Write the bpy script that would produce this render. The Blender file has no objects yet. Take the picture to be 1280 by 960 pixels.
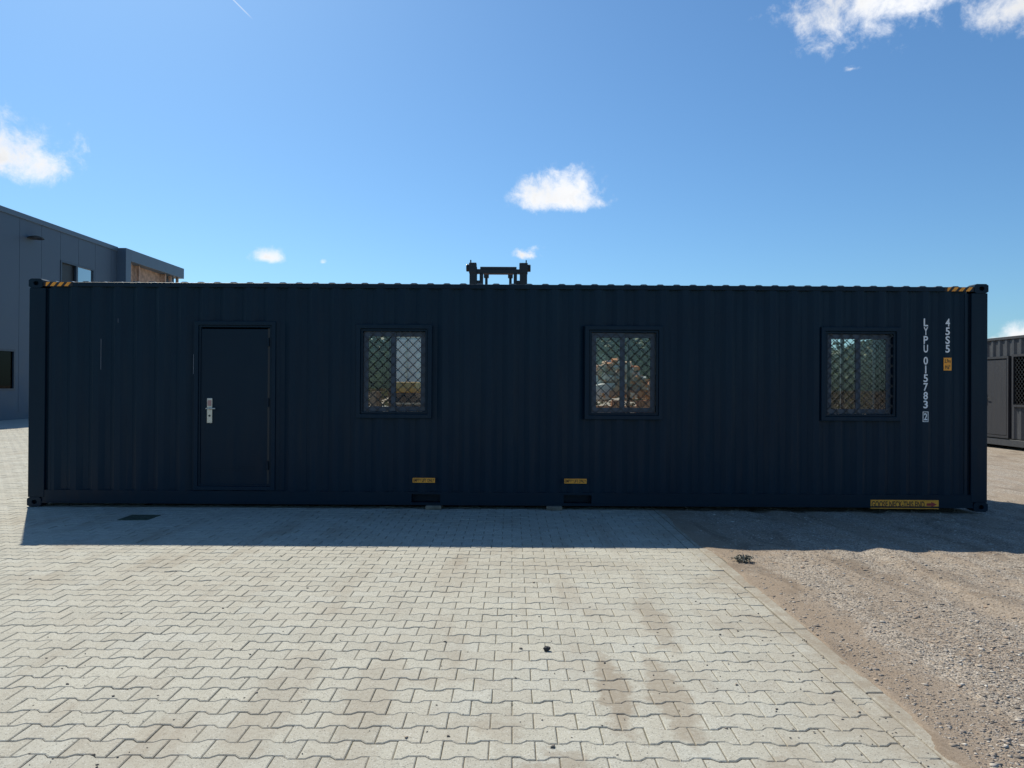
import bpy, bmesh, math, random
import numpy as np
from mathutils import Vector, Matrix
random.seed(7); rng = np.random.default_rng(7)
scene = bpy.context.scene
col = scene.collection
R = math.radians

# ------------------------------------------------------------------ camera
F_PX = 927.0
CAM_H = 1.555
cam_d = bpy.data.cameras.new('camera'); cam = bpy.data.objects.new('camera', cam_d); col.objects.link(cam)
cam_d.sensor_width = 36.0; cam_d.lens = F_PX / 1280 * 36.0
cam_d.clip_start = 0.05; cam_d.clip_end = 3000
cam.matrix_world = (Matrix.Translation((0, 0, CAM_H)) @ Matrix.Rotation(R(90) + math.atan(4 / F_PX), 4, 'X')
                    @ Matrix.Rotation(0.0058, 4, 'Z'))
scene.camera = cam

# ------------------------------------------------------------------ sky, sun, exposure
SUN_VEC = Vector((-1.40, 2.25, 2.88)).normalized()      # towards the sun
SKY_STRENGTH = 0.10
world = bpy.data.worlds.new('World'); scene.world = world; world.use_nodes = True
sun_d = bpy.data.lights.new('sun', 'SUN'); sun_d.energy = 4.55; sun_d.angle = R(0.53); sun_d.color = (1.0, 0.945, 0.80)
sun = bpy.data.objects.new('sun', sun_d); col.objects.link(sun)
sun.rotation_euler = (-SUN_VEC).to_track_quat('-Z', 'Y').to_euler(); sun.location = (-10, 15, 25)
scene.view_settings.view_transform = 'Standard'; scene.view_settings.look = 'None'
scene.view_settings.gamma = 1.0; scene.view_settings.exposure = 0.25
scene.view_settings.use_curve_mapping = False
scene.render.engine = 'CYCLES'
scene.render.resolution_x = 1024; scene.render.resolution_y = 768


class NT:
    """small helper around a node tree"""
    def __init__(s, tree): s.t = tree; s.n = tree.nodes; s.l = tree.links
    def node(s, typ, ins=None, **props):
        nd = s.n.new(typ)
        for k, v in props.items(): setattr(nd, k, v)
        for k, v in (ins or {}).items():
            if hasattr(v, 'is_output'): s.l.new(v, nd.inputs[k])
            else: nd.inputs[k].default_value = v
        return nd
    def m(s, op, a, b=0.0, c=0.0, clamp=False):
        return s.node('ShaderNodeMath', {0: a, 1: b, 2: c}, operation=op, use_clamp=clamp).outputs[0]
    def vm(s, op, a, b=(0, 0, 0)):
        return s.node('ShaderNodeVectorMath', {0: a, 1: b}, operation=op).outputs[0]
    def step(s, v, lo, hi, to0=0.0, to1=1.0):
        return s.node('ShaderNodeMapRange', {0: v, 1: lo, 2: hi, 3: to0, 4: to1}, interpolation_type='SMOOTHSTEP').outputs[0]
    def noise(s, vec, scale, detail=3.0, rough=0.55, dist=0.0):
        return s.node('ShaderNodeTexNoise', {'Vector': vec, 'Scale': scale, 'Detail': detail, 'Roughness': rough, 'Distortion': dist})
    def mix(s, f, a, b, blend='MIX'):
        nd = s.node('ShaderNodeMix', data_type='RGBA', blend_type=blend)
        for i, v in ((0, f), (6, a), (7, b)):
            if hasattr(v, 'is_output'): s.l.new(v, nd.inputs[i])
            else: nd.inputs[i].default_value = v if i == 0 else (tuple(v) + (1,) if len(v) == 3 else v)
        return nd.outputs[2]


def build_world():
    w = NT(world.node_tree); w.n.clear()
    sky = w.node('ShaderNodeTexSky', sky_type='NISHITA', sun_disc=False,
                 sun_elevation=math.asin(SUN_VEC.z), sun_rotation=math.atan2(SUN_VEC.x, SUN_VEC.y),
                 altitude=0.0, air_density=1.0, dust_density=0.6, ozone_density=2.5)
    g = w.node('ShaderNodeTexCoord').outputs['Generated']
    d = w.vm('NORMALIZE', g)
    sep = w.node('ShaderNodeSeparateXYZ', {0: d})
    az = w.m('ARCTAN2', sep.outputs[0], sep.outputs[1]); el = w.m('ARCSINE', sep.outputs[2])
    nz = w.noise(d, 30.0, 9.0, 0.66, 0.2).outputs[0]
    nz2 = w.noise(w.vm('ADD', d, (3.1, 1.7, 0.4)), 9.0, 4.0, 0.55).outputs[0]
    turb = w.m('ADD', w.m('MULTIPLY', w.m('SUBTRACT', nz, 0.5), 2.6), w.m('MULTIPLY', w.m('SUBTRACT', nz2, 0.5), 1.2))

    def ang(px, py):
        v = cam.matrix_world.to_3x3() @ Vector((px - 640, 480 - py, -F_PX)).normalized()
        return math.atan2(v.x, v.y), math.asin(v.z)
    P = 1 / F_PX
    clouds = []          # azimuth, elevation of the flat base, half width, height above, thickness below, density, turbulence
    for px, py, hw, up, dn, de, tb in ((-4, 198, 106, 60, 26, 1.0, .85), (694, 252, 88, 50, 17, 1.0, .88), (334, 322, 27, 20, 9, 1.0, .75),
                                   (652, 319, 42, 20, 10, .72, 1.1), (1078, 2, 150, 80, 60, .82, .9), (1280, 6, 72, 60, 44, .9, .85),
                                   (1290, 422, 44, 24, 11, 1.0, .7), (1243, 427, 16, 9, 6, .9, .7), (404, 328, 12, 9, 6, .5, .9),
                                   (1064, 86, 22, 9, 7, .4, 1.0)):
        a, e = ang(px, py); clouds.append((a, e, hw * P, up * P, dn * P, de, tb))
    rr = random.Random(5)
    for k in range(9):  # the same fair-weather clouds go on round the rest of the sky
        a = R(48) + k * R(264) / 8 + rr.uniform(-.06, .06)
        if a > math.pi: a -= 2 * math.pi
        clouds.append((a, rr.uniform(.12, .75), rr.uniform(.05, .14), rr.uniform(.03, .06), rr.uniform(.012, .03), .95, .75))
    av = w.node('ShaderNodeCombineXYZ', {0: az, 1: el, 2: el}).outputs[0]
    dens = None
    for (a, e, hw, up, dn, de, tb) in clouds:
        p = w.node('ShaderNodeVectorMath', {0: av, 1: (1 / hw, 1 / up, -1 / dn), 2: (-a / hw, -e / up, e / dn)}, operation='MULTIPLY_ADD').outputs[0]
        r = w.node('ShaderNodeVectorMath', {0: w.vm('MAXIMUM', p, (-50, 0, 0))}, operation='LENGTH').outputs[1]
        q = w.m('SUBTRACT', w.m('MULTIPLY_ADD', turb, tb * .75, de * .8), r)
        dens = q if dens is None else w.m('MAXIMUM', dens, q)
    alpha = w.step(dens, -.02, 0.70)
    # a short vapour trail
    a0, e0 = ang(284, -8); a1, e1 = ang(318, 26)
    dx, dy = a1 - a0, e1 - e0; L = math.hypot(dx, dy); dx /= L; dy /= L
    pa = w.m('SUBTRACT', az, a0); pe = w.m('SUBTRACT', el, e0)
    al = w.m('ADD', w.m('MULTIPLY', pa, dx), w.m('MULTIPLY', pe, dy))
    ac = w.m('ABSOLUTE', w.m('SUBTRACT', w.m('MULTIPLY', pa, dy), w.m('MULTIPLY', pe, dx)))
    trail = w.m('MULTIPLY', w.step(ac, 0.0011, 0.0002), w.m('MULTIPLY', w.step(al, L, L * .6), w.step(al, -.5, 0.0)))
    alpha = w.m('MAXIMUM', alpha, w.m('MULTIPLY', trail, 0.35))
    lum = w.m('ADD', w.step(dens, 0.2, 1.0, 8.6, 7.0), w.m('MULTIPLY', w.m('SUBTRACT', nz2, .5), 4.5))
    cl = w.node('ShaderNodeCombineColor', {0: lum, 1: w.m('MULTIPLY', lum, 1.01), 2: w.m('MULTIPLY', lum, 1.03)}).outputs[0]
    skyc = w.mix(1.0, sky.outputs[0], SKY_TINT, 'MULTIPLY')
    c = w.mix(alpha, skyc, cl)
    bg = w.node('ShaderNodeBackground', {0: c, 1: SKY_STRENGTH})
    out = w.node('ShaderNodeOutputWorld'); w.l.new(bg.outputs[0], out.inputs[0])


SKY_TINT = (.56, .84, 1.03)
build_world()
world.cycles.sampling_method = 'MANUAL'; world.cycles.sample_map_resolution = 512

# ------------------------------------------------------------------ helpers
def tag(o, label=None, cat=None, group=None, kind=None):
    if label: o['label'] = label
    if cat: o['category'] = cat
    if group: o['group'] = group
    if kind: o['kind'] = kind
    return o


def empty(name, loc=(0, 0, 0), rz=0.0):
    o = bpy.data.objects.new(name, None); col.objects.link(o)
    o.location = loc; o.rotation_euler = (0, 0, rz); o.empty_display_size = .2
    return o


def link(name, me, parent=None, loc=None):
    o = bpy.data.objects.new(name, me); col.objects.link(o)
    if parent: o.parent = parent
    if loc: o.location = loc
    return o


class MB:
    """collects shapes into one mesh"""
    def __init__(s): s.v = []; s.f = []
    def box(s, x0, x1, y0, y1, z0, z1, rot=None, piv=None):
        b = len(s.v)
        vs = [Vector((x, y, z)) for z in (z0, z1) for y in (y0, y1) for x in (x0, x1)]
        if rot is not None:
            p = Vector(piv) if piv else Vector(((x0 + x1) / 2, (y0 + y1) / 2, (z0 + z1) / 2))
            vs = [rot @ (q - p) + p for q in vs]
        s.v += [tuple(q) for q in vs]
        s.f += [tuple(b + i for i in q) for q in ((0, 2, 3, 1), (4, 5, 7, 6), (0, 1, 5, 4), (2, 6, 7, 3), (0, 4, 6, 2), (1, 3, 7, 5))]
        return s
    def ring_xz(s, x0, x1, z0, z1, w, y0, y1, wb=None):
        """rectangular frame in the xz plane"""
        wb = w if wb is None else wb
        b = len(s.v)
        o = [(x0, z0), (x1, z0), (x1, z1), (x0, z1)]; i = [(x0 + w, z0 + wb), (x1 - w, z0 + wb), (x1 - w, z1 - w), (x0 + w, z1 - w)]
        for y in (y0, y1):
            s.v += [(x, y, z) for x, z in o]; s.v += [(x, y, z) for x, z in i]
        for k in range(4):
            n = (k + 1) % 4
            s.f += [(b + k, b + n, b + 4 + n, b + 4 + k), (b + 8 + k, b + 12 + k, b + 12 + n, b + 8 + n),
                    (b + k, b + 8 + k, b + 8 + n, b + n), (b + 4 + k, b + 4 + n, b + 12 + n, b + 12 + k)]
        return s
    def tube(s, p0, p1, r0, r1=None, n=10, cap=True):
        r1 = r0 if r1 is None else r1
        p0 = Vector(p0); p1 = Vector(p1); d = (p1 - p0).normalized()
        a = d.orthogonal().normalized(); c = d.cross(a); b = len(s.v)
        for p, r in ((p0, r0), (p1, r1)):
            for k in range(n):
                t = 2 * math.pi * k / n; s.v.append(tuple(p + a * (r * math.cos(t)) + c * (r * math.sin(t))))
        for k in range(n):
            m = (k + 1) % n; s.f.append((b + k, b + m, b + n + m, b + n + k))
        if cap: s.f += [tuple(b + k for k in reversed(range(n))), tuple(b + n + k for k in range(n))]
        return s
    def prism(s, pts, axis, a, b_):
        """extrude a 2-D outline along an axis ('x': pts are (y,z); 'y': (x,z); 'z': (x,y))"""
        b = len(s.v); n = len(pts)
        for t in (a, b_):
            for p, q in pts: s.v.append({'x': (t, p, q), 'y': (p, t, q), 'z': (p, q, t)}[axis])
        s.f += [tuple(b + k for k in reversed(range(n))), tuple(b + n + k for k in range(n))]
        for k in range(n): m = (k + 1) % n; s.f.append((b + k, b + m, b + n + m, b + n + k))
        return s
    def build(s, name, mat=None, parent=None, bevel=0.0, seg=2, smooth=False, fix=True):
        me = bpy.data.meshes.new(name); me.from_pydata(s.v, [], s.f); me.update()
        if fix or bevel:
            bm = bmesh.new(); bm.from_mesh(me)
            bmesh.ops.recalc_face_normals(bm, faces=bm.faces)
            if bevel:
                es = [e for e in bm.edges if len(e.link_faces) == 2 and e.calc_face_angle(0) > .5]
                bmesh.ops.bevel(bm, geom=es, offset=bevel, segments=seg, affect='EDGES', profile=.5, clamp_overlap=True)
            bm.to_mesh(me); bm.free()
        if smooth: me.polygons.foreach_set('use_smooth', [True] * len(me.polygons))
        if mat: me.materials.append(mat)
        return link(name, me, parent)


def copy_tree(o, parent=None):
    c = o.copy(); col.objects.link(c)
    if parent is not None: c.parent = parent
    for ch in list(o.children): copy_tree(ch, c)
    return c


def glyphs(text, bold=.0):
    cu = bpy.data.curves.new('t', 'FONT'); cu.body = text; cu.size = 1; cu.resolution_u = 4; cu.offset = bold
    ob = bpy.data.objects.new('t', cu); col.objects.link(ob)
    dg = bpy.context.evaluated_depsgraph_get()
    me = bpy.data.meshes.new_from_object(ob.evaluated_get(dg))
    v = np.array([q.co[:] for q in me.vertices]); f = [tuple(p.vertices) for p in me.polygons]
    bpy.data.objects.remove(ob); bpy.data.curves.remove(cu); bpy.data.meshes.remove(me)
    return v, f


def put_text(mb, text, x0, x1, z0, z1, y, bold=.022):
    """letters fitted into a box on a plane facing -y"""
    v, f = glyphs(text, bold); lo = v.min(0); sz = np.maximum(v.max(0) - lo, 1e-6); b = len(mb.v)
    for q in v:
        mb.v.append((x0 + (q[0] - lo[0]) / sz[0] * (x1 - x0), y, z0 + (q[1] - lo[1]) / sz[1] * (z1 - z0)))
    mb.f += [tuple(b + i for i in p) for p in f]


def fbm2(x, y, seed=0, octs=4):
    """value noise on numpy arrays"""
    out = np.zeros_like(x, dtype=float); amp = 1.0; tot = 0
    for o in range(octs):
        xi = np.floor(x).astype(np.int64); yi = np.floor(y).astype(np.int64); fx = x - xi; fy = y - yi
        fx = fx * fx * (3 - 2 * fx); fy = fy * fy * (3 - 2 * fy)
        def h(a, b):
            n = (a * 374761393 + b * 668265263 + (seed + o) * 974711) & 0x7fffffff
            n = ((n ^ (n >> 13)) * 1274126177) & 0x7fffffff
            return ((n ^ (n >> 16)) & 0xffff) / 65535.0
        v = (h(xi, yi) * (1 - fx) + h(xi + 1, yi) * fx) * (1 - fy) + (h(xi, yi + 1) * (1 - fx) + h(xi + 1, yi + 1) * fx) * fy
        out += amp * (v - .5); tot += amp * .5; amp *= .5; x = x * 2.03; y = y * 2.03
    return out / tot


# ------------------------------------------------------------------ materials
def mat(name):
    m = bpy.data.materials.new(name); m.use_nodes = True
    t = NT(m.node_tree); t.n.clear()
    out = t.node('ShaderNodeOutputMaterial'); p = t.node('ShaderNodeBsdfPrincipled')
    t.l.new(p.outputs[0], out.inputs[0]); t.p = p; t.out = out; t.mat = m
    return t


def setp(t, **k):
    names = {'base': 'Base Color', 'rough': 'Roughness', 'metal': 'Metallic', 'spec': 'Specular IOR Level', 'normal': 'Normal', 'coat': 'Coat Weight'}
    for a, v in k.items():
        s = t.p.inputs[names[a]]
        if hasattr(v, 'is_output'): t.l.new(v, s)
        else: s.default_value = tuple(v) + (1,) if (a == 'base' and len(v) == 3) else v


def plain(name, c, rough=.6, metal=0.0, var=.15, scale=6.0, spec=.5, bump=0.0):
    t = mat(name); pos = t.node('ShaderNodeNewGeometry').outputs['Position']
    n = t.noise(pos, scale, 5).outputs[0]
    cc = t.mix(t.step(n, .3, .7), [q * (1 - var) for q in c], [q * (1 + var) for q in c])
    setp(t, base=cc, rough=t.step(n, .2, .8, max(rough - .07, .02), rough + .08), metal=metal, spec=spec)
    if bump: setp(t, normal=t.node('ShaderNodeBump', {'Strength': bump, 'Distance': .01, 'Height': t.noise(pos, scale * 14, 4).outputs[0]}).outputs[0])
    return t.mat


def paint(name, c, rough=.42, dust=.25, dustc=(.30, .27, .23), spec=.5, streak=True):
    """weathered container paint: dust, run-off streaks, orange-peel"""
    t = mat(name); pos = t.node('ShaderNodeNewGeometry').outputs['Position']
    big = t.noise(pos, 1.3, 5).outputs[0]
    st = t.noise(t.vm('MULTIPLY', pos, (9.0, 9.0, .55)), 1.6, 6, .65).outputs[0]
    fine = t.noise(pos, 60, 3).outputs[0]
    f = t.m('MULTIPLY', t.m('MULTIPLY', t.step(st, .45, .78), t.step(big, .3, .75)), dust)
    speck = t.m('MULTIPLY', t.step(fine, .66, .76), .10)
    cc = t.mix(t.m('ADD', f, speck, clamp=True), c, dustc)
    cc = t.mix(t.step(big, .35, .7), cc, t.mix(1.0, cc, (.80, .84, .9), 'MULTIPLY'))
    hgt = t.m('ADD', t.m('MULTIPLY', t.noise(pos, 3.5, 2).outputs[0], 1.0), t.m('MULTIPLY', t.noise(pos, 220, 2).outputs[0], .012))
    bp = t.node('ShaderNodeBump', {'Strength': .35, 'Distance': .012, 'Height': hgt}).outputs[0]
    setp(t, base=cc, rough=t.step(t.m('ADD', st, t.m('MULTIPLY', fine, .3)), .35, .95, rough - .08, rough + .2), spec=spec, normal=bp)
    return t.mat


M = {}
M['shade_blue'] = paint('container_paint_shade_blue', (.0008, .0170, .034), .40, .12, (.045, .085, .10), spec=.22)  # anthracite paint with the blue cast of the shade put into its colour
M['shade_blue2'] = paint('container_paint_trim', (.0008, .0150, .030), .38, .10, (.045, .085, .10), spec=.22)  # trim colour carries the same blue shade cast
M['anthracite'] = paint('container_paint_anthracite', (.042, .044, .050), .5, .22)
M['doordark'] = paint('dark_door_paint', (.022, .022, .027), .55, .08)
M['pale'] = paint('container_paint_pale', (.80, .82, .78), .5, .2)
M['roof'] = paint('container_roof_paint', (.16, .17, .18), .30, .6, (.4, .37, .33))
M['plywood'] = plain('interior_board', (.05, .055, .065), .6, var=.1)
M['white'] = plain('white_marking', (.88, .88, .86), .5, var=.08, scale=30)
M['yellow'] = plain('yellow_sticker', (1.0, .385, .03), .45, var=.12, scale=20)
M['red'] = plain('red_print', (.42, .03, .03), .5)
M['brownprint'] = plain('dark_red_print', (.07, .018, .012), .5)
M['blackprint'] = plain('black_print', (.014, .014, .016), .5)
M['steel'] = plain('brushed_steel', (.60, .57, .50), .34, .75, var=.1, scale=40)
M['pinkprint'] = plain('pink_sticker', (.48, .27, .23), .6)
M['black'] = plain('black_steel', (.016, .017, .019), .45, var=.3)
M['wood'] = plain('weathered_wood', (.20, .16, .12), .8, var=.35, scale=12, bump=.3)
M['rubber'] = plain('rubber', (.02, .02, .021), .8, var=.2)
M['orange'] = plain('orange_machine_paint', (.62, .20, .03), .4, var=.12)
M['timber'] = plain('larch_cladding', (.42, .27, .19), .65, var=.3, scale=4, bump=.2)
M['iron'] = plain('cast_iron_mossy', (.055, .075, .050), .8, var=.5, scale=25, bump=.5)
M['cardboard'] = plain('orange_brown_crate', (.46, .21, .09), .7, var=.3, scale=5)
M['sack'] = plain('pale_sack', (.62, .60, .55), .8, var=.1)
M['claddark'] = plain('anthracite_cladding', (.062, .095, .138), .5, var=.06, scale=2)
M['cladtrim'] = plain('anthracite_trim', (.08, .12, .17), .42, var=.06, scale=2)
M['pvc'] = plain('window_profile', (.035, .055, .085), .4, var=.08)
M['chrome'] = plain('cylinder_rod', (.7, .7, .7), .15, 1.0, var=.03)


def glass(name, tint=(.86, .9, .9), refl=1.0):
    m = bpy.data.materials.new(name); m.use_nodes = True; t = NT(m.node_tree); t.n.clear()
    out = t.node('ShaderNodeOutputMaterial'); tr = t.node('ShaderNodeBsdfTransparent', {0: tint + (1,)})
    gl = t.node('ShaderNodeBsdfGlossy', {'Color': (1, 1, 1, 1), 'Roughness': .01})
    fr = t.m('MULTIPLY', t.node('ShaderNodeFresnel', {'IOR': 1.5}).outputs[0], refl, clamp=True)
    mx = t.node('ShaderNodeMixShader', {0: fr}); t.l.new(tr.outputs[0], mx.inputs[1]); t.l.new(gl.outputs[0], mx.inputs[2])
    t.l.new(mx.outputs[0], out.inputs[0]); return m


M['glass'] = glass('window_glass', (.94, .95, .94))
M['glass_dark'] = glass('dark_glass', (.12, .13, .14), .25)
M['glass_sky'] = glass('reflective_glass', (.12, .13, .14), 6.0)


def paver_material():
    t = mat('concrete_paver'); geo = t.node('ShaderNodeNewGeometry'); pos = geo.outputs['Position']
    att = t.node('ShaderNodeAttribute', attribute_name='rnd').outputs['Fac']
    oi = t.node('ShaderNodeObjectInfo').outputs['Random']
    r = t.m('FRACT', t.m('ADD', att, t.m('MULTIPLY', oi, 7.0)))
    r2 = t.m('FRACT', t.m('MULTIPLY', r, 37.7))
    base = t.mix(r, (.425, .405, .345), (.485, .463, .395))
    base = t.mix(t.m('MULTIPLY', t.step(r2, .78, 1.0), .35), base, (.49, .49, .45))
    base = t.mix(t.m('MULTIPLY', t.step(r2, .2, .0), .22), base, (.42, .375, .31))
    fine = t.noise(pos, 260, 3, .7).outputs[0]; mid = t.noise(pos, 38, 4, .6).outputs[0]; big = t.noise(pos, 1.1, 5, .6).outputs[0]
    agg = t.node('ShaderNodeTexVoronoi', {'Vector': pos, 'Scale': 190.0}, feature='F1')
    av = t.node('ShaderNodeSeparateColor', {0: agg.outputs['Color']}).outputs[0]
    base = t.mix(t.step(fine, .32, .72), t.mix(1.0, base, (.78, .78, .77), 'MULTIPLY'), t.mix(1.0, base, (1.14, 1.14, 1.13), 'MULTIPLY'))
    base = t.mix(t.m('MULTIPLY', t.step(av, .88, .95), .55), base, (.10, .095, .09))
    base = t.mix(t.m('MULTIPLY', t.step(av, .06, .02), .5), base, (.66, .65, .62))
    base = t.mix(t.m('MULTIPLY', t.step(mid, .50, .70), .26), base, (.30, .27, .22))
    base = t.mix(t.m('MULTIPLY', t.step(big, .45, .72), .35), base, (.36, .315, .25))
    # dried mud and rust-coloured dirt lying in spots and tyre-wide smears
    wv = t.node('ShaderNodeVectorMath', {0: t.vm('SUBTRACT', t.noise(pos, 6.0, 5, .65).outputs['Color'], (.5, .5, .5)), 'Scale': .42}, operation='SCALE').outputs[0]
    wv = t.vm('MULTIPLY', wv, (.7, 1.3, 0))
    XY = t.vm('ADD', pos, wv); X = t.node('ShaderNodeSeparateXYZ', {0: XY}).outputs[0]
    tot = None
    for (x, y, rx, ry, st) in ((.53, 3.85, .10, .55, .85), (.80, 3.75, .10, .62, .75), (.96, 4.95, .10, .70, .6), (.20, 3.06, .20, .10, .6),
                               (-.05, 3.40, .14, .10, .4), (.5, 6.5, .8, .28, .3), (-.70, 3.75, .14, .70, .4), (-1.15, 3.7, .16, .8, .4),
                               (-.4, 3.95, .3, .09, .3), (1.2, 2.98, .25, .12, .5)):
        p = t.node('ShaderNodeVectorMath', {0: XY, 1: (1 / rx, 1 / ry, 0), 2: (-x / rx, -y / ry, 0)}, operation='MULTIPLY_ADD').outputs[0]
        q = t.m('MULTIPLY', t.step(t.node('ShaderNodeVectorMath', {0: p}, operation='LENGTH').outputs[1], 1.12, .6), st)
        tot = q if tot is None else t.m('MAXIMUM', tot, q)
    edge = t.m('MULTIPLY', t.step(X, 1.15, 1.9), t.step(t.noise(pos, 2.2, 5, .65).outputs[0], .38, .62, .15, .75))
    kerb_dirt = t.m('MULTIPLY', t.step(X, 1.72, 1.86), t.step(t.noise(pos, 3.1, 5, .7).outputs[0], .36, .6, .35, .95))
    tot = t.m('MAXIMUM', t.m('MAXIMUM', tot, edge), kerb_dirt)
    streak = t.m('MULTIPLY', t.step(t.noise(t.vm('MULTIPLY', pos, (3.4, .55, 1.0)), 1.0, 6, .62).outputs[0], .47, .70), t.step(big, .34, .6, .25, .62))
    tot = t.m('MAXIMUM', tot, streak)
    base = t.mix(t.m('MULTIPLY', tot, t.step(mid, .25, .6, .55, .9)), base, (.265, .215, .16))
    h = t.m('ADD', t.m('MULTIPLY', fine, .7), t.m('MULTIPLY', mid, .8))
    setp(t, base=base, rough=.88, spec=.3, normal=t.node('ShaderNodeBump', {'Strength': .38, 'Distance': .003, 'Height': h}).outputs[0])
    return t.mat


M['paver'] = paver_material()


def joint_material():
    t = mat('joint_sand'); pos = t.node('ShaderNodeNewGeometry').outputs['Position']
    n = t.noise(pos, 90, 4, .7).outputs[0]; b = t.noise(pos, 1.7, 4).outputs[0]
    near = t.mix(t.step(n, .3, .7), (.115, .10, .078), (.25, .22, .17))
    near = t.mix(t.m('MULTIPLY', t.step(b, .5, .65), .3), near, (.07, .085, .035))
    # far away the stones can no longer be told apart: their mean colour and the lines of the courses
    sp = t.node('ShaderNodeSeparateXYZ', {0: pos})
    row = t.m('FRACT', t.m('DIVIDE', t.m('SUBTRACT', sp.outputs[1], 3.113), .14))
    ln = t.m('MINIMUM', t.step(row, .0, .06), t.step(row, 1.0, .94))
    far = t.mix(ln, (.22, .20, .17), t.mix(t.step(b, .3, .7), (.40, .38, .33), (.46, .44, .385)))
    fy = t.m('GREATER_THAN', t.m('ADD', t.m('MULTIPLY', sp.outputs[0], -1.0), sp.outputs[1]), 200)
    setp(t, base=near, rough=.95, spec=.2, normal=t.node('ShaderNodeBump', {'Strength': .6, 'Distance': .004, 'Height': n}).outputs[0])
    m1 = t.mat
    return m1, near, far


M['joint'] = joint_material()[0]


def far_paving_material():
    t = mat('far_paving'); pos = t.node('ShaderNodeNewGeometry').outputs['Position']
    sp = t.node('ShaderNodeSeparateXYZ', {0: pos}); b = t.noise(pos, 1.7, 4).outputs[0]
    row = t.m('FRACT', t.m('DIVIDE', t.m('SUBTRACT', sp.outputs[1], 3.113), .14))
    ln = t.m('MINIMUM', t.step(row, .0, .07), t.step(row, 1.0, .93))
    setp(t, base=t.mix(ln, (.24, .215, .18), t.mix(t.step(b, .3, .7), (.39, .37, .32), (.45, .43, .375))), rough=.9, spec=.3)
    return t.mat


M['far_paving'] = far_paving_material()


def gravel_material():
    t = mat('gravel_and_dirt'); pos = t.node('ShaderNodeNewGeometry').outputs['Position']
    sk = t.vm('MULTIPLY', pos, (1.0, .33, 1.0))
    big = t.noise(sk, 1.9, 5, .6, .4).outputs[0]; mid = t.noise(pos, 9, 5, .65).outputs[0]; fine = t.noise(pos, 120, 4, .7).outputs[0]
    vo = t.node('ShaderNodeTexVoronoi', {'Vector': pos, 'Scale': 85.0}, feature='F1')
    vc = t.node('ShaderNodeSeparateColor', {0: vo.outputs['Color']})
    stone = t.mix(vc.outputs[0], (.13, .112, .095), (.50, .435, .365))
    stone = t.mix(t.step(vc.outputs[1], .75, .95), stone, (.43, .34, .25))
    sand = t.mix(t.step(fine, .3, .7), (.20, .150, .107), (.34, .263, .195))
    f = t.step(t.m('ADD', big, t.m('MULTIPLY', t.m('SUBTRACT', mid, .5), .5)), .40, .58)
    x = t.node('ShaderNodeSeparateXYZ', {0: pos}).outputs[0]
    nearkerb = t.step(t.m('ADD', x, t.m('MULTIPLY', t.m('SUBTRACT', t.noise(pos, 2.3, 5, .65).outputs[0], .5), 1.6)), 1.85, 2.6)
    f = t.m('MULTIPLY', t.step(f, 0, 1, .45, 1.0), t.step(nearkerb, 0, 1, .15, 1.0))
    base = t.mix(f, sand, stone)
    dark = t.m('MULTIPLY', t.step(t.noise(sk, 2.6, 5, .62, 1.0).outputs[0], .50, .66), .55)
    base = t.mix(dark, base, (.15, .112, .082))
    h = t.m('ADD', t.m('MULTIPLY', t.m('SUBTRACT', 1.0, vo.outputs['Distance']), f), t.m('MULTIPLY', fine, .5))
    setp(t, base=base, rough=.92, spec=.25, normal=t.node('ShaderNodeBump', {'Strength': .7, 'Distance': .008, 'Height': h}).outputs[0])
    return t.mat


M['gravel'] = gravel_material()


def stone_material():
    t = mat('loose_stones'); r = t.node('ShaderNodeAttribute', attribute_name='rnd').outputs['Fac']
    ramp = t.node('ShaderNodeValToRGB', {0: r}); cr = ramp.color_ramp; cr.interpolation = 'CONSTANT'
    cols = [(.30, .25, .21), (.40, .345, .295), (.16, .14, .125), (.39, .30, .225), (.49, .435, .375), (.34, .27, .21), (.26, .22, .185), (.35, .245, .175), (.68, .63, .56)]
    st = [0, .15, .32, .42, .53, .68, .78, .88, .94]
    while len(cr.elements) < len(cols): cr.elements.new(1)
    for e, p, c in zip(cr.elements, st, cols): e.position = p; e.color = c + (1,)
    pos = t.node('ShaderNodeNewGeometry').outputs['Position']
    setp(t, base=t.mix(t.step(t.noise(pos, 150, 3).outputs[0], .3, .7, 0, .4), ramp.outputs[0], (.3, .25, .2)), rough=.85, spec=.35)
    return t.mat


M['stones'] = stone_material()

# ------------------------------------------------------------------ the setting
def sheet(name, x0, x1, y0, y1, z, m, kind='structure', parent=None):
    me = bpy.data.meshes.new(name)
    me.from_pydata([(x0, y0, z), (x1, y0, z), (x1, y1, z), (x0, y1, z)], [], [(0, 1, 2, 3)]); me.materials.append(m)
    return tag(link(name, me, parent), kind=kind)


ground = sheet('ground', -700, 700, -700, 900, -.16, M['gravel'])
FIELD_R = 1.71
paving = sheet('paving', -40, 1.96, -12, 60, -.0065, M['joint'])


def paver_outline(xl, xr):
    """dog-bone paver seen from above, cut to xl..xr of its own length"""
    g = .0022; k = (-.1 + g, -.064, -.036, .036, .064, .1 - g); hh = (.0825, .0825, .0575, .0575, .0825, .0825)
    def h(x): return float(np.interp(x, k, hh)) - g
    xs = [xl + g] + [q for q in k if xl + .012 < q < xr - .012] + [xr - g]
    return [(x, -h(x)) for x in xs] + [(x, h(x)) for x in reversed(xs)]


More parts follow.
